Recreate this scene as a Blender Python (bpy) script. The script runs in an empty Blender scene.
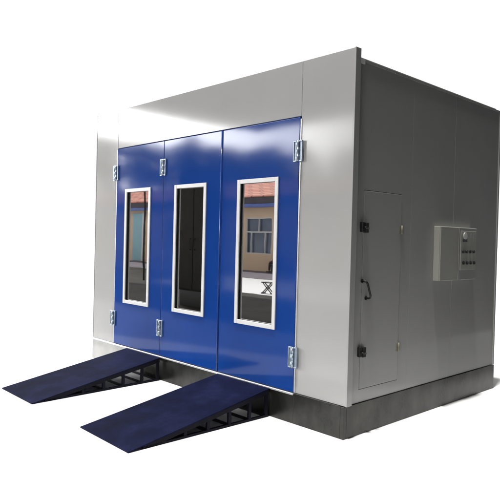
import bpy, bmesh, math, random
from mathutils import Vector, Matrix

C = bpy.context.scene.collection
random.seed(7)

# ---------------------------------------------------------------- materials
def new_mat(name):
    m = bpy.data.materials.new(name); m.use_nodes = True
    nt = m.node_tree
    return m, nt, nt.nodes['Principled BSDF']

def tex_noise(nt, scale, detail=4.0, rough=0.55, stretch=(1, 1, 1)):
    tc = nt.nodes.new('ShaderNodeTexCoord'); mp = nt.nodes.new('ShaderNodeMapping')
    mp.inputs['Scale'].default_value = stretch
    n = nt.nodes.new('ShaderNodeTexNoise')
    n.inputs['Scale'].default_value = scale; n.inputs['Detail'].default_value = detail
    n.inputs['Roughness'].default_value = rough
    nt.links.new(tc.outputs['Object'], mp.inputs['Vector']); nt.links.new(mp.outputs['Vector'], n.inputs['Vector'])
    return n

def ramp(nt, src, stops):
    r = nt.nodes.new('ShaderNodeValToRGB')
    el = r.color_ramp.elements
    while len(el) < len(stops): el.new(0.5)
    for e, (p, c) in zip(el, stops):
        e.position = p; e.color = (*c, 1)
    nt.links.new(src, r.inputs['Fac'])
    return r

def bump(nt, b, src, strength, dist=0.01):
    n = nt.nodes.new('ShaderNodeBump'); n.inputs['Strength'].default_value = strength
    n.inputs['Distance'].default_value = dist
    nt.links.new(src, n.inputs['Height']); nt.links.new(n.outputs['Normal'], b.inputs['Normal'])

def paint(name, c1, c2, scale=2.0, rough=(0.2, 0.3), metal=0.0, ior=1.5, bump_s=0.0, bump_scale=1.2, stretch=(1, 1, 1), coat=0.0):
    m, nt, b = new_mat(name)
    n = tex_noise(nt, scale, 6.0, 0.6, stretch)
    r = ramp(nt, n.outputs['Fac'], [(0.3, c1), (0.72, c2)])
    nt.links.new(r.outputs['Color'], b.inputs['Base Color'])
    rr = nt.nodes.new('ShaderNodeMapRange')
    rr.inputs['To Min'].default_value = rough[0]; rr.inputs['To Max'].default_value = rough[1]
    nt.links.new(n.outputs['Fac'], rr.inputs['Value']); nt.links.new(rr.outputs['Result'], b.inputs['Roughness'])
    b.inputs['Metallic'].default_value = metal; b.inputs['IOR'].default_value = ior
    b.inputs['Coat Weight'].default_value = coat; b.inputs['Coat Roughness'].default_value = 0.04
    if bump_s:
        bn = tex_noise(nt, bump_scale, 2.0, 0.4)
        bump(nt, b, bn.outputs['Fac'], bump_s, 0.02)
    return m

M = {}
M['panel'] = paint('white_panel_paint', (.412, .412, .405), (.438, .438, .431), 1.3, (.085, .125), ior=1.42, bump_s=.05, bump_scale=1.1)
M['edge'] = paint('panel_edge_paint', (.30, .30, .295), (.34, .34, .335), 3, (.3, .4))
M['blue'] = paint('blue_gloss_paint', (.007, .046, .245), (.009, .055, .28), 1.5, (.06, .10), ior=1.38, bump_s=.08, bump_scale=1.3)
M['frame'] = paint('white_frame', (.74, .74, .73), (.80, .80, .80), 8, (.25, .35))
M['gasket'] = paint('black_rubber', (.012, .012, .012), (.02, .02, .02), 20, (.5, .7))
M['chrome'] = paint('hinge_steel', (.36, .43, .52), (.48, .55, .64), 30, (.36, .48), metal=1.0)
M['trim'] = paint('aluminium_trim', (.66, .67, .69), (.76, .77, .78), 12, (.25, .4), metal=.6)
M['black'] = paint('black_plastic', (.010, .010, .010), (.018, .018, .018), 30, (.35, .5))
M['dark'] = paint('dark_interior', (.03, .03, .03), (.05, .05, .05), 3, (.6, .8))
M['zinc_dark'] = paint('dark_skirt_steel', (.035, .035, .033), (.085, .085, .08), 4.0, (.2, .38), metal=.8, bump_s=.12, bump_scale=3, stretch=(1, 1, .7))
M['zinc_reflection'] = paint('skirt_steel_painted_reflection', (.36, .36, .35), (.46, .46, .45), 5, (.35, .55), metal=.2)  # same skirt steel, paled to put the left end's reflection into its colour
M['box'] = paint('control_box_paint', (.40, .40, .355), (.43, .43, .385), 3, (.4, .55))
M['box_panel'] = paint('control_panel_paint', (.33, .33, .32), (.36, .36, .35), 6, (.35, .5))
M['pale'] = paint('pale_dial', (.75, .75, .73), (.80, .80, .78), 9, (.3, .4))
M['brass'] = paint('hinge_brass', (.25, .245, .19), (.31, .30, .24), 20, (.5, .6), metal=.0)

def ramp_paint():
    m, nt, b = new_mat('navy_ramp_paint')
    n = tex_noise(nt, 3.2, 9.0, .68)
    r = ramp(nt, n.outputs['Fac'], [(.30, (.003, .004, .014)), (.48, (.005, .007, .028)), (.70, (.012, .015, .052))])
    # scuffs: fine worn flecks along the driving direction
    s = tex_noise(nt, 16, 8.0, .75, (1.6, .35, 1))
    sr = ramp(nt, s.outputs['Fac'], [(.60, (0, 0, 0)), (.74, (1, 1, 1))])
    mx = nt.nodes.new('ShaderNodeMix'); mx.data_type = 'RGBA'
    mul = nt.nodes.new('ShaderNodeMath'); mul.operation = 'MULTIPLY'; mul.inputs[1].default_value = .5
    nt.links.new(sr.outputs['Color'], mul.inputs[0]); nt.links.new(mul.outputs[0], mx.inputs['Factor'])
    nt.links.new(r.outputs['Color'], mx.inputs['A']); mx.inputs['B'].default_value = (.03, .03, .055, 1)
    nt.links.new(mx.outputs['Result'], b.inputs['Base Color'])
    b.inputs['Roughness'].default_value = .62
    b.inputs['Specular IOR Level'].default_value = .06
    bump(nt, b, s.outputs['Fac'], .12, .004)
    return m
M['ramp'] = ramp_paint()
M['ramp_frame'] = paint('dark_ramp_frame_paint', (.004, .004, .009), (.008, .008, .016), 9, (.6, .75), ior=1.25)

def glass():
    m, nt, b = new_mat('reflective_tinted_glass')
    out = nt.nodes['Material Output']; nt.nodes.remove(b)
    g = nt.nodes.new('ShaderNodeBsdfGlossy'); g.inputs['Roughness'].default_value = .015
    g.inputs['Color'].default_value = (.95, .95, .95, 1)
    t = nt.nodes.new('ShaderNodeBsdfTransparent'); t.inputs['Color'].default_value = (.25, .25, .24, 1)
    mix = nt.nodes.new('ShaderNodeMixShader'); mix.inputs['Fac'].default_value = .56
    n = tex_noise(nt, 2.2, 2.0, .4)
    bp = nt.nodes.new('ShaderNodeBump'); bp.inputs['Strength'].default_value = .04; bp.inputs['Distance'].default_value = .01
    nt.links.new(n.outputs['Fac'], bp.inputs['Height']); nt.links.new(bp.outputs['Normal'], g.inputs['Normal'])
    nt.links.new(t.outputs[0], mix.inputs[1]); nt.links.new(g.outputs[0], mix.inputs[2])
    nt.links.new(mix.outputs[0], out.inputs['Surface'])
    return m
M['glass'] = glass()

M['ground'] = paint('white_floor', (.91, .91, .91), (.93, .93, .93), .4, (.8, .9))
M['yard_shade'] = paint('painted_yard_shade', (.22, .20, .24), (.30, .28, .31), .8, (.8, .9))  # grey tone is the building's shade put into the colour
M['yellow_wall'] = paint('tan_render', (.80, .60, .42), (.88, .67, .49), .6, (.8, .9))
M['gate_blue'] = paint('pale_blue_gate', (.33, .58, .66), (.40, .66, .74), .8, (.5, .6))
M['gutter'] = paint('blue_gutter', (.10, .16, .50), (.14, .22, .58), 2, (.4, .5))
M['soffit'] = paint('dark_soffit', (.09, .08, .10), (.12, .11, .13), 2, (.7, .8))
M['win_pane'] = paint('building_glass', (.08, .11, .16), (.16, .20, .30), .9, (.1, .2))
M['shed'] = paint('dark_shed_steel', (.020, .022, .026), (.035, .036, .04), 1, (.7, .8))
M['locker'] = paint('charcoal_steel', (.016, .015, .014), (.028, .026, .024), 2, (.6, .75), ior=1.25)
M['leaf'] = paint('leaf_green', (.03, .045, .02), (.07, .09, .04), 1.1, (.6, .7))
M['bark'] = paint('bark', (.05, .04, .03), (.10, .08, .06), 4, (.8, .9))

def tiles():
    m, nt, b = new_mat('orange_roof_tiles')
    tc = nt.nodes.new('ShaderNodeTexCoord'); br = nt.nodes.new('ShaderNodeTexBrick')
    br.inputs['Scale'].default_value = 1.0; br.inputs['Brick Width'].default_value = .9; br.inputs['Row Height'].default_value = .42
    br.inputs['Mortar Size'].default_value = .05
    br.inputs['Color1'].default_value = (.72, .27, .20, 1); br.inputs['Color2'].default_value = (.80, .38, .28, 1)
    br.inputs['Mortar'].default_value = (.26, .09, .07, 1)
    nt.links.new(tc.outputs['Object'], br.inputs['Vector']); nt.links.new(br.outputs['Color'], b.inputs['Base Color'])
    b.inputs['Roughness'].default_value = .8
    return m
M['tile'] = tiles()

# ---------------------------------------------------------------- mesh helpers
def box(bm, x0, x1, y0, y1, z0, z1, bevel=0.0):
    vs = [bm.verts.new(p) for p in ((x0,y0,z0),(x1,y0,z0),(x1,y1,z0),(x0,y1,z0),(x0,y0,z1),(x1,y0,z1),(x1,y1,z1),(x0,y1,z1))]
    fs = [bm.faces.new([vs[i] for i in q]) for q in ((0,3,2,1),(4,5,6,7),(0,1,5,4),(1,2,6,5),(2,3,7,6),(3,0,4,7))]
    if bevel:
        es = list({e for f in fs for e in f.edges})
        bmesh.ops.bevel(bm, geom=es, offset=bevel, segments=2, affect='EDGES', profile=.5)

def prism(bm, pts, axis, a, b):
    """extrude a polygon (list of 2D points in the other two axes, in order) from a to b along axis"""
    def P(p, t):
        return {'x': (t, p[0], p[1]), 'y': (p[0], t, p[1]), 'z': (p[0], p[1], t)}[axis]
    lo = [bm.verts.new(P(p, a)) for p in pts]; hi = [bm.verts.new(P(p, b)) for p in pts]
    bm.faces.new(lo); bm.faces.new(hi[::-1])
    n = len(pts)
    for i in range(n): bm.faces.new([lo[i], hi[i], hi[(i+1) % n], lo[(i+1) % n]])

def bar(bm, p, q, w, h, up=(0, 0, 1)):
    p = Vector(p); q = Vector(q); d = (q-p).normalized(); s = d.cross(Vector(up))
    if s.length < 1e-4: s = d.cross(Vector((0, 1, 0)))
    s.normalize(); u = s.cross(d)
    vs = []
    for c in (p, q):
        for a, b_ in ((-1,-1),(1,-1),(1,1),(-1,1)): vs.append(bm.verts.new(c + s*a*w/2 + u*b_*h/2))
    for qd in ((0,1,2,3),(7,6,5,4),(0,4,5,1),(1,5,6,2),(2,6,7,3),(3,7,4,0)): bm.faces.new([vs[i] for i in qd])

def tube(bm, pts, r, n=12):
    pts = [Vector(p) for p in pts]; rings = []
    for i, p in enumerate(pts):
        d = (pts[min(i+1, len(pts)-1)] - pts[max(i-1, 0)]).normalized()
        a = d.cross(Vector((0, 0, 1)))
        if a.length < .05: a = d.cross(Vector((0, 1, 0)))
        a.normalize(); b_ = d.cross(a)
        rings.append([bm.verts.new(p + r*(math.cos(2*math.pi*k/n)*a + math.sin(2*math.pi*k/n)*b_)) for k in range(n)])
    for r0, r1 in zip(rings, rings[1:]):
        for k in range(n):
            f = bm.faces.new([r0[k], r0[(k+1) % n], r1[(k+1) % n], r1[k]]); f.smooth = True
    bm.faces.new(rings[0]); bm.faces.new(rings[-1][::-1])

def disc(bm, centre, axis, r, depth, n=20):
    c = Vector(centre); a = Vector(axis).normalized()
    tube(bm, [c, c + a*depth], r, n)

def obj(name, bm, mat, parent=None, loc=None):
    bmesh.ops.recalc_face_normals(bm, faces=bm.faces[:])
    me = bpy.data.meshes.new(name); bm.to_mesh(me); bm.free()
    me.materials.append(mat)
    o = bpy.data.objects.new(name, me); C.objects.link(o)
    if loc: o.location = loc
    if parent: o.parent = parent
    return o

def thing(name, label, cat, loc=(0, 0, 0), group=None):
    o = bpy.data.objects.new(name, None); C.objects.link(o); o.location = loc
    o.empty_display_size = .2
    o['label'] = label; o['category'] = cat
    if group: o['group'] = group
    return o

def B(): return bmesh.new()

# ---------------------------------------------------------------- setting
bm = B(); v = [bm.verts.new((x, y, 0)) for x, y in ((-400, -400), (400, -400), (400, 400), (-400, 400))]; bm.faces.new(v)
ground = obj('ground', bm, M['ground']); ground['kind'] = 'structure'

# ---------------------------------------------------------------- the booth
W, L, H, HS, HT = 4.67, 3.09, 3.60, 3.52, .306
DX = [-4.072, -2.928, -1.784, -.616]; DT = 3.052
booth = thing('spray_booth', 'white panelled spray booth with three blue windowed doors on a grey steel skirt', 'spray booth', (0, 0, 0))

# front panels: two posts and the header over the doors
bm = B(); box(bm, -W, DX[0]-.004, 0, .07, HT, H, .004); obj('front_panel', bm, M['panel'], booth)
bm = B(); box(bm, DX[3]+.004, .020, 0, .07, HT, H, .004); obj('front_panel', bm, M['panel'], booth)
bm = B(); box(bm, DX[0]-.001, DX[3]+.001, 0, .07, DT+.006, H, .004); obj('front_panel', bm, M['panel'], booth)
# dark edge trim down the outer corner of the front
bm = B(); box(bm, .0205, .036, -.004, .075, HT, H+.003, .003); obj('corner_trim', bm, M['panel'], booth)
bm = B(); box(bm, -W-.018, -W-.0005, -.003, .075, HT, H, .003); obj('corner_trim', bm, M['panel'], booth)

# right side wall in panels, the first one with the opening for the small door
SY = [.0755, 1.05, 1.944, L-.035]
D0, D1, DB, DTT = .228, .867, .432, 2.313
bm = B()
g = .006
box(bm, -.05, 0, SY[0], D0-g, HT, HS); box(bm, -.05, 0, D1+g, SY[1]-.002, HT, HS)
box(bm, -.05, 0, D0-g, D1+g, HT, DB-g); box(bm, -.05, 0, D0-g, D1+g, DTT+g, HS)
obj('side_panel', bm, M['panel'], booth)
for a, b_ in zip(SY[1:], SY[2:]):
    bm = B(); box(bm, -.05, 0, a+.0015, b_-.0015, HT, HS, .0025); obj('side_panel', bm, M['panel'], booth)
bm = B(); box(bm, -.05, .012, L-.034, L, HT, HS, .004); obj('corner_trim', bm, M['panel'], booth)
# cap angle along the top of the side wall
bm = B(); box(bm, -.06, .006, .0757, L, HS+.0005, HS+.010, .002); box(bm, .0005, .006, .0757, L-.001, HS-.014, HS)
obj('roof_trim', bm, M['panel'], booth)
bm = B(); box(bm, .0065, .012, .076, .17, HS-.04, HS+.012, .002); obj('roof_trim', bm, M['frame'], booth)
# left wall, rear wall and roof
bm = B(); box(bm, -W, -W+.05, .0705, L, HT, HS); obj('side_panel', bm, M['panel'], booth)
bm = B(); box(bm, -W+.051, -.051, L-.05, L-.001, HT, HS); obj('rear_panel', bm, M['panel'], booth)
bm = B(); box(bm, -W+.001, -.061, .0715, L-.0015, HS+.0005, HS+.05); obj('roof', bm, M['panel'], booth)
bm = B(); box(bm, -W+.06, -.06, .08, L-.06, HT-.03, HT-.002); obj('grating_floor', bm, M['dark'], booth)

# skirt: steel sheets round the base, leftmost one coloured for a bright reflection
for x0, x1, mt in ((-W, -3.32, 'zinc_reflection'), (-3.317, -1.35, 'zinc_dark'), (-1.347, DX[3]+.0005, 'zinc_dark')):
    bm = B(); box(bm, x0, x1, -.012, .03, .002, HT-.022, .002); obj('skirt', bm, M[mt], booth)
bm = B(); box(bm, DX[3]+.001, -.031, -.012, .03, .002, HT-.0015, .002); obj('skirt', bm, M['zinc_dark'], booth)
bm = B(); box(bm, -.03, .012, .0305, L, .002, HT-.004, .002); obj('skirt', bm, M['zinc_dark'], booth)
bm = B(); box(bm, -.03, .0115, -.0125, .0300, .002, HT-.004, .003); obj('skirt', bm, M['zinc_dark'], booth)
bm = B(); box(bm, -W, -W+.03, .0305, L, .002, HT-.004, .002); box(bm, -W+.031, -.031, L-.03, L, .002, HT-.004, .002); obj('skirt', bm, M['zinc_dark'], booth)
# pale sill strip under the doors and posts
bm = B(); box(bm, -W, DX[3], -.026, .05, HT-.0215, HT-.0015, .003); obj('sill', bm, M['trim'], booth)

# doors
WZ0, WZ1 = .902, 2.472
WX = [(-3.823, -3.202), (-2.674, -2.051), (-1.509, -.887)]
for i in range(3):
    x0, x1 = DX[i]+.003, DX[i+1]-.003
    a, b_ = WX[i]
    z0, z1 = HT+.006, DT-.004
    y0, y1 = -.014, .045
    fr = .045
    bm = B()
    ia, ib, iz0, iz1 = a+.012, b_-.012, WZ0+.012, WZ1-.012
    # leaf with a window opening: front ring, back ring, outer rim and reveal, edges rounded
    def ring(y, q): return [bm.verts.new((x, y, z)) for x, z in q]
    oq = [(x0, z0), (x1, z0), (x1, z1), (x0, z1)]; iq = [(ia, iz0), (ib, iz0), (ib, iz1), (ia, iz1)]
    fo, fi, bo, bi = ring(y0, oq), ring(y0, iq), ring(y1, oq), ring(y1, iq)
    for k in range(4):
        n = (k+1) % 4
        bm.faces.new([fo[k], fo[n], fi[n], fi[k]]); bm.faces.new([bo[n], bo[k], bi[k], bi[n]])
        bm.faces.new([fo[n], fo[k], bo[k], bo[n]]); bm.faces.new([fi[k], fi[n], bi[n], bi[k]])
    es = [e for e in bm.edges if all(v in fo for v in e.verts)]
    bmesh.ops.bevel(bm, geom=es, offset=.006, segments=3, affect='EDGES', profile=.5)
    door = obj('door', bm, M['blue'], booth)
    # white window frame, mitred look: four bars
    bm = B()
    yb, yf = y0-.016, y0-.0005
    box(bm, a, a+fr, yb, yf, WZ0, WZ1, .003); box(bm, b_-fr, b_, yb, yf, WZ0, WZ1, .003)
    box(bm, a+fr+.0003, b_-fr-.0003, yb+.0003, yf, WZ0, WZ0+fr, .003); box(bm, a+fr+.0003, b_-fr-.0003, yb+.0003, yf, WZ1-fr, WZ1, .003)
    wf = obj('window_frame', bm, M['frame'], door)
    # black rubber seal around the pane, set back in the opening
    bm = B()
    ga, gb, gz0, gz1 = a+.0135, b_-.0135, WZ0+.0135, WZ1-.0135
    t = .020
    box(bm, ga, ga+t, y0+.001, .040, gz0, gz1); box(bm, gb-t, gb, y0+.001, .040, gz0, gz1)
    box(bm, ga+t, gb-t, y0+.0012, .040, gz0, gz0+t); box(bm, ga+t, gb-t, y0+.0012, .040, gz1-t, gz1)
    obj('window_seal', bm, M['gasket'], door)
    bm = B(); box(bm, ga+t-.006, gb-t+.006, .006, .012, gz0+t-.006, gz1-t+.006); obj('window_pane', bm, M['glass'], door)
    if i == 1:   # rounded meeting strip where the pair closes
        bm = B(); tube(bm, [(DX[2]-.016, y0-.001, z0+.002), (DX[2]-.016, y0-.001, z1-.002)], .008, 14); obj('meeting_strip', bm, M['blue'], door)

# pale edge strips at both ends of the doors
for x in (DX[0]-.0035, DX[3]+.0035):
    bm = B(); box(bm, x-.009, x+.009, -.008, -.0005, HT+.005, DT-.02, .002); obj('door_edge_strip', bm, M['trim'], booth)

# hinges
def hinge(x, z, y):
    bm = B(); h = .105
    box(bm, x-.058, x-.016, y-.010, y, z-h, z+h, .003); box(bm, x+.016, x+.058, y-.010, y, z-h, z+h, .003)
    for s in (-1, 1):
        bx = x+s*.037
        box(bm, bx-.020, bx+.020, y-.020, y-.0102, z+h-.014, z+h, .002); box(bm, bx-.020, bx+.020, y-.020, y-.0102, z-h, z-h+.014, .002)
        box(bm, x+s*.054-.004, x+s*.054+.004, y-.020, y-.0102, z-h+.0145, z+h-.0145, .002)
    hg = obj('hinge', bm, M['chrome'], booth)
    bm = B()
    for k in range(3):
        a = z-h+k*(2*h/3)+.002; tube(bm, [(x, y-.018, a), (x, y-.018, a+2*h/3-.004)], .016, 14)
    obj('knuckle', bm, M['chrome'], hg)
for x, yy in ((DX[0]-.004, -.0145), (DX[1], -.0145), (DX[3]-.010, -.0145)):
    for z in (2.710, .662): hinge(x, z, yy)

# small service door in the side wall
bm = B(); box(bm, -.045, -.012, D0-g+.0005, D1+g-.0005, DB-g+.0005, DTT+g-.0005); obj('door_seal', bm, M['gasket'], booth)
bm = B(); box(bm, -.0115, .004, D0, D1, DB, DTT, .003); sdoor = obj('service_door', bm, M['panel'], booth); sdoor['label'] = 'narrow white side door with black latches'
bm = B()
hy, hz = .222, 1.458
pts = [(.004, hy, hz), (.035, hy, hz), (.052, hy+.004, hz-.004), (.060, hy+.014, hz-.022), (.064, hy+.060, hz-.135), (.058, hy+.066, hz-.156), (.042, hy+.066, hz-.164), (.004, hy+.066, hz-.165)]
tube(bm, pts, .0105, 12); disc(bm, (.0041, hy, hz), (1, 0, 0), .020, .006, 16); disc(bm, (.0041, hy+.066, hz-.165), (1, 0, 0), .020, .006, 16)
obj('handle', bm, M['black'], sdoor)
for z, y in ((1.964, .212), (.786, .222)):
    bm = B()
    box(bm, .0045, .040, y+.006, y+.052, z-.050, z+.046, .006); box(bm, .0005, .034, y-.042, y+.002, z-.044, z+.050, .006)
    tube(bm, [(.0345, y-.020, z), (.050, y-.014, z), (.052, y+.03, z-.01)], .009, 10)
    obj('latch', bm, M['black'], sdoor)
for z in (1.958, .764):
    bm = B(); tube(bm, [(.011, D1+.004, z-.045), (.011, D1+.004, z+.045)], .008, 12)
    box(bm, .0045, .008, D1-.040, D1-.008, z-.04, z+.04, .001); box(bm, .0005, .007, D1+.0105, D1+.045, z-.04, z+.04, .001)
    obj('hinge', bm, M['brass'], sdoor)

# ---------------------------------------------------------------- control box on the side wall
cb = thing('control_box', 'grey electrical control box fixed to the side wall of the booth', 'control box', (0, 1.52, 1.42))
bw, bh, bd = .84, .60, .085
bm = B(); box(bm, .0008, bd-.012, 0, bw, 0, bh, .006); obj('cabinet', bm, M['box'], cb)
bm = B(); box(bm, bd-.0115, bd, .004, .40, .004, bh-.004, .004); obj('cover', bm, M['box'], cb)
bm = B(); box(bm, bd-.0115, bd+.003, .405, bw-.004, .004, bh-.004, .004); cp = obj('control_panel', bm, M['box_panel'], cb)
f = bd+.0032
bm = B(); box(bm, f, f+.008, .435, .80, .115, .56, .003); pl = obj('face_plate', bm, M['box'], cb)
f2 = f+.0083
bm = B(); disc(bm, (f2, .525, .505), (1, 0, 0), .040, .010, 24); obj('dial', bm, M['pale'], pl)
bm = B(); box(bm, f2, f2+.006, .475, .575, .435, .465, .002); obj('display', bm, M['black'], pl)
for r_, (zz, n) in enumerate(((.325, 4), (.195, 4))):
    for k in range(n):
        bm = B(); y = .480 + k*.085 + r_*.018
        disc(bm, (f2, y, zz), (1, 0, 0), .019, .014, 16); disc(bm, (f2+.0142, y, zz), (1, 0, 0), .012, .005, 14)
        obj('button', bm, M['black'], pl)
for k in range(2):
    bm = B(); box(bm, f2, f2+.004, .660+k*.07, .700+k*.07, .48, .53, .002); obj('indicator', bm, M['box_panel'], pl)

# ---------------------------------------------------------------- ramps
def make_ramp(label, tip_l, tip_r, top_l, top_r, zt, group):
    t = thing('loading_ramp', label, 'ramp', ((tip_l[0]+top_r[0])/2, (tip_l[1]+top_r[1])/2, 0), group)
    ox, oy, _ = t.location
    def P(u, s, z=0.0):   # u: 0 tip .. 1 top; s: 0 left .. 1 right
        a = Vector(tip_l).lerp(Vector(top_l), u); b_ = Vector(tip_r).lerp(Vector(top_r), u); c = a.lerp(b_, s)
        return Vector((c.x-ox, c.y-oy, z))
    def zd(u): return .012 + (zt-.012)*u
    # deck plate with folded-down lips
    bm = B(); n = 10; th = .012
    up = [[bm.verts.new(P(i/n, s, zd(i/n))) for s in (0, 1)] for i in range(n+1)]
    lo = [[bm.verts.new(P(i/n, s, zd(i/n)-th+.001)) for s in (0, 1)] for i in range(n+1)]
    for i in range(n):
        bm.faces.new([up[i][0], up[i][1], up[i+1][1], up[i+1][0]]); bm.faces.new([lo[i][0], lo[i+1][0], lo[i+1][1], lo[i][1]])
        for s in (0, 1): bm.faces.new([up[i][s], up[i+1][s], lo[i+1][s], lo[i][s]])
    for i in (0, n): bm.faces.new([up[i][0], up[i][1], lo[i][1], lo[i][0]])
    obj('deck', bm, M['ramp'], t)
    for s, ins in ((0, .018), (1, .982)):
        bm = B()   # top chord under the deck, ground rail
        bar(bm, P(.10, ins, zd(.10)-.028), P(.992, ins, zd(.992)-.034), .030, .044)
        bar(bm, P(.09, ins, .012), P(.992, ins, .012), .030, .022)
        obj('side_rail', bm, M['ramp_frame'], t)
        for u in (.36, .52, .68, .84, .980):
            bm = B(); p = P(u, ins, .0235); q = P(u, ins, zd(u)-.052); bar(bm, p, q, .026, .032, (0, 1, 0)); obj('post', bm, M['ramp_frame'], t)
    for u in (.36, .52, .68, .84, .980):
        bm = B(); bar(bm, P(u, .04, zd(u)-.034), P(u, .96, zd(u)-.034), .030, .030); bar(bm, P(u, .04, .013), P(u, .96, .013), .030, .020)
        obj('cross_bar', bm, M['ramp_frame'], t)
    return t
make_ramp('dark navy steel loading ramp leading up to the left and middle blue doors', (-3.66, -1.72), (-2.825, -1.72), (-3.69, -.030), (-2.885, -.030), .292, 'loading ramps in front of the booth doors')
make_ramp('dark navy steel loading ramp nearer the grey side wall, below the right blue door', (-1.80, -1.69), (-.94, -1.70), (-1.765, -.030), (-.930, -.030), .292, 'loading ramps in front of the booth doors')

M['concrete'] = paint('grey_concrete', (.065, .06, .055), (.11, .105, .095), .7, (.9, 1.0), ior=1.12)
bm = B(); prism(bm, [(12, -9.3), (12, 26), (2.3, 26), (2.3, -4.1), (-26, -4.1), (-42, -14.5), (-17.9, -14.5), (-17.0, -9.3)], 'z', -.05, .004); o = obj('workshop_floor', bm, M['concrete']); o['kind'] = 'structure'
# ---------------------------------------------------------------- the yard the glass mirrors (stands behind the photographer)
bm = B(); box(bm, -60, 10, -19, -14.6, -.05, .02); o = obj('yard_shade_strip', bm, M['yard_shade']); o['kind'] = 'structure'  # strip laid to colour in the shade along the building's foot
yb = thing('yard_building', 'low tan building with orange tiled roof across the yard, mirrored in the door glass', 'building', (-28, -19, 0))
def lx(x): return x+28
WINS = [(-21.8, -19.7)] + [(x, x+1.9) for x in (-41.5, -38, -29.6, -26.2, -17.0, -13.6)]
bm = B()
xs = [-46]; 
for a, b_ in sorted(WINS): xs += [a, b_]
xs.append(-10); zb, zt_ = .98, 3.03
for k in range(len(xs)-1):
    if k % 2 == 0: box(bm, lx(xs[k]), lx(xs[k+1]), -6, 0, 0, 4.0)
    else: box(bm, lx(xs[k]), lx(xs[k+1]), -6, 0, 0, zb); box(bm, lx(xs[k]), lx(xs[k+1]), -6, 0, zt_, 4.0)
obj('wall', bm, M['yellow_wall'], yb)
for a, b_ in WINS:
    bm = B(); w = b_-a; t = .05
    A, D = lx(a), lx(b_)
    def vb(x): box(bm, x-t/2, x+t/2, -.10, -.02, zb+.05, zt_-.05)
    box(bm, A, A+t, -.1, -.02, zb, zt_); box(bm, D-t, D, -.1, -.02, zb, zt_); box(bm, A+t, D-t, -.1, -.02, zb, zb+t); box(bm, A+t, D-t, -.1, -.02, zt_-t, zt_)
    box(bm, A+t, D-t, -.1, -.021, 2.20, 2.27); box(bm, A+w*.49, A+w*.49+t, -.1, -.022, 2.27, zt_-t)
    box(bm, A+w*.19, A+w*.19+t, -.1, -.022, zb+t, 2.20); box(bm, A+w*.73, A+w*.73+t, -.1, -.022, zb+t, 2.20)
    wn = obj('window', bm, M['frame'], yb)
    bm = B(); box(bm, A+.01, D-.01, -.2, -.15, zb+.01, zt_-.01); obj('pane', bm, M['win_pane'], wn)
bm = B(); prism(bm, [(.55, 4.16), (.55, 4.22), (-3.2, 5.5), (-6.5, 4.2), (-6.5, 4.12), (-3.2, 5.42)], 'x', lx(-46.6), lx(-9.4)); obj('roof', bm, M['tile'], yb)
bm = B(); box(bm, lx(-46.4), lx(-9.6), .001, .5, 3.82, 4.15); obj('eave', bm, M['soffit'], yb)
bm = B(); box(bm, lx(-46.5), lx(-9.5), .505, .62, 3.60, 3.80, .03); obj('gutter', bm, M['gutter'], yb)
bm = B(); box(bm, lx(-33.8), lx(-32.55), .01, .08, .05, 3.45, .01); obj('gate', bm, M['gate_blue'], yb)
bm = B(); box(bm, lx(-32.53), lx(-32.2), .01, .10, .05, 3.5, .01); obj('gate_post', bm, M['frame'], yb)

# folding stool standing in the yard
st = thing('folding_stool', 'small dark folding stool standing in the yard, mirrored in the right door glass', 'stool', (-10.72, -9.75, 0))
bm = B(); box(bm, -.22, .22, -.12, .12, .36, .40, .015); obj('seat', bm, M['black'], st)
for y in (-.05, .05):
    for s in (-1, 1):
        bm = B(); bar(bm, (-s*.2, y+s*.012, .02), (s*.2, y+s*.012, .36), .03, .02, (0, 1, 0)); bar(bm, (-s*.2-.05, y+s*.012, .015), (-s*.2+.05, y+s*.012, .015), .03, .03); obj('leg', bm, M['black'], st)

# a person sitting on a bench by the far wall, just caught at the edge of the right glass
M['skin'] = paint('skin', (.42, .25, .18), (.48, .30, .22), 9, (.5, .6))
M['shirt'] = paint('maroon_shirt', (.16, .03, .04), (.22, .05, .06), 6, (.8, .9))
M['trousers'] = paint('dark_trousers', (.03, .03, .04), (.05, .05, .06), 6, (.8, .9))
M['hair'] = paint('black_hair', (.01, .009, .008), (.02, .018, .016), 30, (.5, .6))
def skinned(name, nodes, edges, mat, parent, sub=2):
    bm = B(); lay = bm.verts.layers.skin.verify(); vs = []
    for k, (p, rad) in enumerate(nodes):
        v_ = bm.verts.new(p); v_[lay].radius = (rad, rad) if not isinstance(rad, tuple) else rad; v_[lay].use_root = (k == 0); vs.append(v_)
    for a, b_ in edges: bm.edges.new((vs[a], vs[b_]))
    me = bpy.data.meshes.new(name); bm.to_mesh(me); bm.free(); me.materials.append(mat)
    o = bpy.data.objects.new(name, me); C.objects.link(o); o.parent = parent
    o.modifiers.new('skin', 'SKIN').use_smooth_shade = True; m_ = o.modifiers.new('sub', 'SUBSURF'); m_.levels = m_.render_levels = sub
    return o
bn = thing('bench', 'dark plain bench against the tan building wall, mirrored in the right door glass', 'bench', (-18.9, -18.72, 0))
bm = B(); box(bm, -.45, .9, -.2, .2, .40, .45, .01); obj('seat', bm, M['soffit'], bn)
for x in (-.35, .8):
    bm = B(); box(bm, x-.03, x+.03, -.17, .17, 0, .398, .005); obj('leg', bm, M['soffit'], bn)
pe = thing('person', 'person in maroon shirt and dark trousers sitting on a bench, mirrored in the right glass', 'person', (-18.95, -18.72, 0))
N = [((0, 0, .56), .12), ((.03, 0, .75), .125), ((.02, 0, .95), .13), ((0, 0, 1.06), .06), ((-.02, 0, 1.13), .05), ((-.03, 0, 1.22), .085), ((-.035, 0, 1.30), .075)]
Ed = [(0, 1), (1, 2), (2, 3), (3, 4), (4, 5), (5, 6)]
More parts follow.
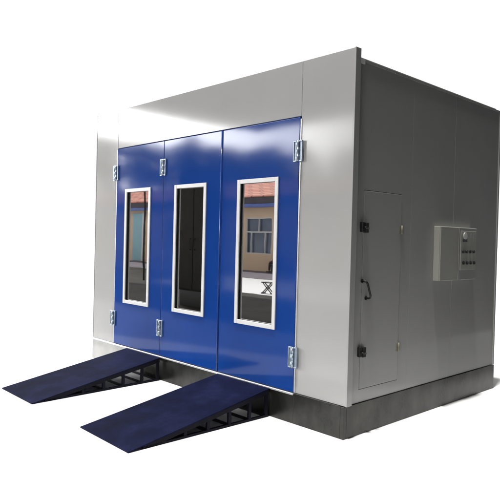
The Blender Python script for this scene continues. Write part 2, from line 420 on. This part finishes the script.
for sy in (-1, 1):
    k = len(N)
    N += [((-.10, sy*.10, .55), .085), ((-.46, sy*.12, .53), .06), ((-.48, sy*.12, .30), .052), ((-.50, sy*.12, .09), .038), ((-.62, sy*.13, .04), .035)]
    Ed += [(0, k), (k, k+1), (k+1, k+2), (k+2, k+3), (k+3, k+4)]
    k = len(N)
    N += [((0, sy*.19, 1.0), .052), ((-.06, sy*.24, .76), .042), ((-.28, sy*.18, .63), .032), ((-.36, sy*.16, .615), .030)]
    Ed += [(2, k), (k, k+1), (k+1, k+2), (k+2, k+3)]
    for q in range(5):
        f = len(N); dy = (q-2)*.02; ln = (.05, .085, .095, .088, .065)[q]
        N += [((-.38-ln*.5, sy*.16+dy, .622), .009), ((-.38-ln, sy*.16+dy, .60), .008)]; Ed += [(k+3, f), (f, f+1)]
body = skinned('body', N, Ed, M['skin'], pe)
skinned('shirt', [((0, 0, .56), .135), ((.03, 0, .75), .14), ((.02, 0, .97), .145), ((0, .20, 1.0), .065), ((-.05, .245, .79), .055), ((0, -.20, 1.0), .065), ((-.05, -.245, .79), .055)], [(0, 1), (1, 2), (2, 3), (3, 4), (2, 5), (5, 6)], M['shirt'], pe)
tn = [((0, 0, .55), .135)]; te = []
for sy in (-1, 1):
    k = len(tn); tn += [((-.10, sy*.10, .55), .10), ((-.46, sy*.12, .53), .075), ((-.48, sy*.12, .30), .065), ((-.50, sy*.12, .11), .055)]; te += [(0, k), (k, k+1), (k+1, k+2), (k+2, k+3)]
skinned('trousers', tn, te, M['trousers'], pe)
skinned('hair', [((-.01, 0, 1.25), .088), ((-.025, 0, 1.33), .078)], [(0, 1)], M['hair'], pe)
for sy in (-1, 1):
    bm = B(); box(bm, -.70, -.45, sy*.13-.045, sy*.13+.045, 0, .085, .03); obj('shoe', bm, M['black'], pe)
for sy in (-1, 1):
    bm = B(); bmesh.ops.create_uvsphere(bm, u_segments=10, v_segments=8, radius=.012, matrix=Matrix.Translation((-.112, sy*.032, 1.235))); obj('eye', bm, M['black'], pe)
bm = B(); prism(bm, [(-.11, 1.23), (-.14, 1.195), (-.105, 1.19)], 'y', -.012, .012); obj('nose', bm, M['skin'], pe)

# tall charcoal locker that darkens the middle glass
lk = thing('storage_locker', 'narrow tall charcoal steel locker standing in the workshop, mirrored in the middle door glass', 'locker', (-8.97, -5.2, 0))
bm = B(); box(bm, -.67, .67, -.5, 0, .42, 3.7, .02); obj('cabinet', bm, M['locker'], lk)
bm = B(); box(bm, -.65, .65, -.48, -.05, 0, .42, .005); obj('plinth', bm, M['black'], lk)
for s in (-1, 1):
    bm = B(); box(bm, *sorted((s*.01, s*.65)), .0005, .03, .46, 3.66, .01); d = obj('door', bm, M['locker'], lk)
    bm = B(); tube(bm, [(s*.1, .03, 1.5), (s*.1, .07, 1.52), (s*.1, .07, 1.78), (s*.1, .03, 1.8)], .012); obj('handle', bm, M['black'], d)

# canopy mirrored in the panels; side roof and wall added to shade the booth
cn = thing('workshop_canopy', 'dark steel workshop canopy roof over the yard side, plus added roof blocking light beside the booth', 'canopy', (0, 0, 0))
bm = B()
prism(bm, [(12, 5.4), (-11, 5.4), (-12.6, 5.75), (-14.4, 6.15), (-15.8, 6.7), (-17.6, 8.3), (-17.6, 8.6), (-15.8, 7.0), (-14.4, 6.45), (-12.6, 6.05), (-11, 5.7), (12, 5.7)], 'y', -9.4, -4.6)
obj('roof', bm, M['shed'], cn)
bm = B(); prism(bm, [(12, 26), (.62, 26), (.62, 2.2), (1.86, -1.2), (-.35, -4.1), (-4.9, -2.75), (-10.9, -.6), (-10.9, -4.599), (12, -4.599)], 'z', 5.4, 5.7); obj('roof', bm, M['shed'], cn)  # added unseen roof, edge cut to shade the floor outside the view
for x, z in ((-17.57, 8.2), (-6.2, 5.4), (4.8, 5.4)):
    bm = B(); tube(bm, [(x, -9.3, 0), (x, -9.3, z)], .042, 16); obj('column', bm, M['shed'], cn)
ww = thing('light_blocking_wall', 'added dark wall out of view, blocking light from the side door of the booth', 'wall', (0, 0, 0))  # unseen wall, added to keep light off the booth's right side
bm = B(); box(bm, 7.0, 7.2, -9.4, 26, 0, 5.38); obj('sheeting', bm, M['shed'], ww)
bm = B()
for k in range(12): box(bm, 6.85, 6.998, -9.2+k*3, -9.05+k*3, 0, 5.38)
obj('ribs', bm, M['shed'], ww)

# trees behind the yard building
def tree(loc, h, r, seed, first=None):
    rnd = random.Random(seed)
    t = thing('tree', ['leafy dark tree behind the tan building', ][0], 'tree', loc, 'trees behind the yard building')
    if first:
        for ch in first.children:
            c = ch.copy(); C.objects.link(c); c.parent = t
        t.scale = (r/3.2, r/3.2, h/9); t.rotation_euler = (0, 0, rnd.random()*6.28)
        return t
    bm = B(); tube(bm, [(0, 0, 0), (.1, 0, 2), (.15, .1, 4), (.1, .2, 6.5)], .22, 8)
    for k in range(6):
        a = k*1.05; tube(bm, [(.12, .08, 3+k*.4), (math.cos(a)*1.4, math.sin(a)*1.4, 4.8+k*.4), (math.cos(a)*2.2, math.sin(a)*2.2, 6+k*.3)], .07, 6)
    obj('trunk', bm, M['bark'], t)
    bm = B()
    clumps = [(Vector((rnd.uniform(-2.2, 2.2), rnd.uniform(-2.2, 2.2), rnd.uniform(3.4, 8.0))), rnd.uniform(.7, 1.3)) for _ in range(26)]
    for c, cr in clumps:
        for _ in range(190):
            d = Vector((rnd.gauss(0, 1), rnd.gauss(0, 1), rnd.gauss(0, 1))).normalized()*cr*rnd.random()**.4
            p = c+d; a = Vector((rnd.gauss(0, 1), rnd.gauss(0, 1), rnd.gauss(0, 1))).normalized(); b_ = a.orthogonal().normalized()
            s = rnd.uniform(.10, .2)
            bm.faces.new([bm.verts.new(p+a*s), bm.verts.new(p+b_*s*.5), bm.verts.new(p-a*s), bm.verts.new(p-b_*s*.5)])
    obj('crown', bm, M['leaf'], t)
    return t
t0 = tree((-16, -30, 0), 9, 3.2, 1)
for k, (x, y, h, r) in enumerate(((-10, -31, 8.6, 3.6), (-22, -31, 9.0, 3.6), (-28, -30, 9.3, 3.7), (-34, -31, 10, 3.8), (-40, -30, 11, 4), (-46, -30, 12, 4), (-53, -29, 13, 4.4), (-60, -28, 14, 4.6), (-13, -34, 9.4, 4), (-25, -34, 9.8, 4), (-37, -34, 11, 4.2))):
    tree((x, y, 0), h, r, 20+k, t0)
LAB = ['leftmost', 'second', 'third', 'fourth', 'fifth', 'sixth', 'seventh', 'eighth', 'ninth', 'tenth', 'eleventh', 'twelfth']

# ---------------------------------------------------------------- world, sun
w = bpy.data.worlds.new('World'); bpy.context.scene.world = w; w.use_nodes = True
nt = w.node_tree; bg = nt.nodes['Background']
tc = nt.nodes.new('ShaderNodeTexCoord'); nrm = nt.nodes.new('ShaderNodeVectorMath'); nrm.operation = 'NORMALIZE'
nt.links.new(tc.outputs['Generated'], nrm.inputs[0])
dot = nt.nodes.new('ShaderNodeVectorMath'); dot.operation = 'DOT_PRODUCT'
dot.inputs[1].default_value = Vector((-.83, -.52, .19)).normalized()
nt.links.new(nrm.outputs[0], dot.inputs[0])
mr = nt.nodes.new('ShaderNodeMapRange'); mr.interpolation_type = 'SMOOTHSTEP'
mr.inputs['From Min'].default_value = .90; mr.inputs['From Max'].default_value = .998
mr.inputs['To Min'].default_value = 1.15; mr.inputs['To Max'].default_value = 24
nt.links.new(dot.outputs['Value'], mr.inputs['Value'])
# the open yard is bright low down; overhead the sky is dull
sep = nt.nodes.new('ShaderNodeSeparateXYZ'); nt.links.new(nrm.outputs[0], sep.inputs[0])
me_ = nt.nodes.new('ShaderNodeMapRange'); me_.interpolation_type = 'SMOOTHSTEP'
me_.inputs['From Min'].default_value = .45; me_.inputs['From Max'].default_value = .75
me_.inputs['To Min'].default_value = 1.0; me_.inputs['To Max'].default_value = .12
nt.links.new(sep.outputs['Z'], me_.inputs['Value'])
mu = nt.nodes.new('ShaderNodeMath'); mu.operation = 'MULTIPLY'
nt.links.new(mr.outputs['Result'], mu.inputs[0]); nt.links.new(me_.outputs['Result'], mu.inputs[1])
nt.links.new(mu.outputs[0], bg.inputs['Strength'])
bg.inputs['Color'].default_value = (1, 1, 1, 1)

sd = bpy.data.lights.new('sun', 'SUN'); sd.energy = 3.6; sd.angle = math.radians(3); sd.color = (1, .985, .96)
so = bpy.data.objects.new('sun', sd); C.objects.link(so); so.location = (0, -2, 12); so.rotation_euler = (math.radians(10), math.radians(1.8), 0)   # nearly overhead, a little from the yard side

# ---------------------------------------------------------------- camera
cam = bpy.data.cameras.new('camera'); co = bpy.data.objects.new('camera', cam); C.objects.link(co)
yaw, pit, rol = (math.radians(a) for a in (-46.62095, -.80884, 1.44367))
fw = Vector((math.sin(yaw)*math.cos(pit), math.cos(yaw)*math.cos(pit), math.sin(pit)))
rt = fw.cross(Vector((0, 0, 1))).normalized(); up = rt.cross(fw)
r2 = math.cos(rol)*rt + math.sin(rol)*up; u2 = -math.sin(rol)*rt + math.cos(rol)*up
m3 = Matrix((r2, u2, -fw)).transposed()
co.matrix_world = Matrix.Translation((3.33608, -4.39122, 1.82940)) @ m3.to_4x4()
cam.sensor_width = 36; cam.lens = 592.75/500*36; cam.shift_y = -(250-247.22)/500
cam.clip_end = 2000
sc = bpy.context.scene; sc.camera = co
sc.view_settings.view_transform = 'Standard'; sc.view_settings.look = 'None'; sc.view_settings.gamma = 1; sc.view_settings.exposure = 0
sc.cycles.max_bounces = 8
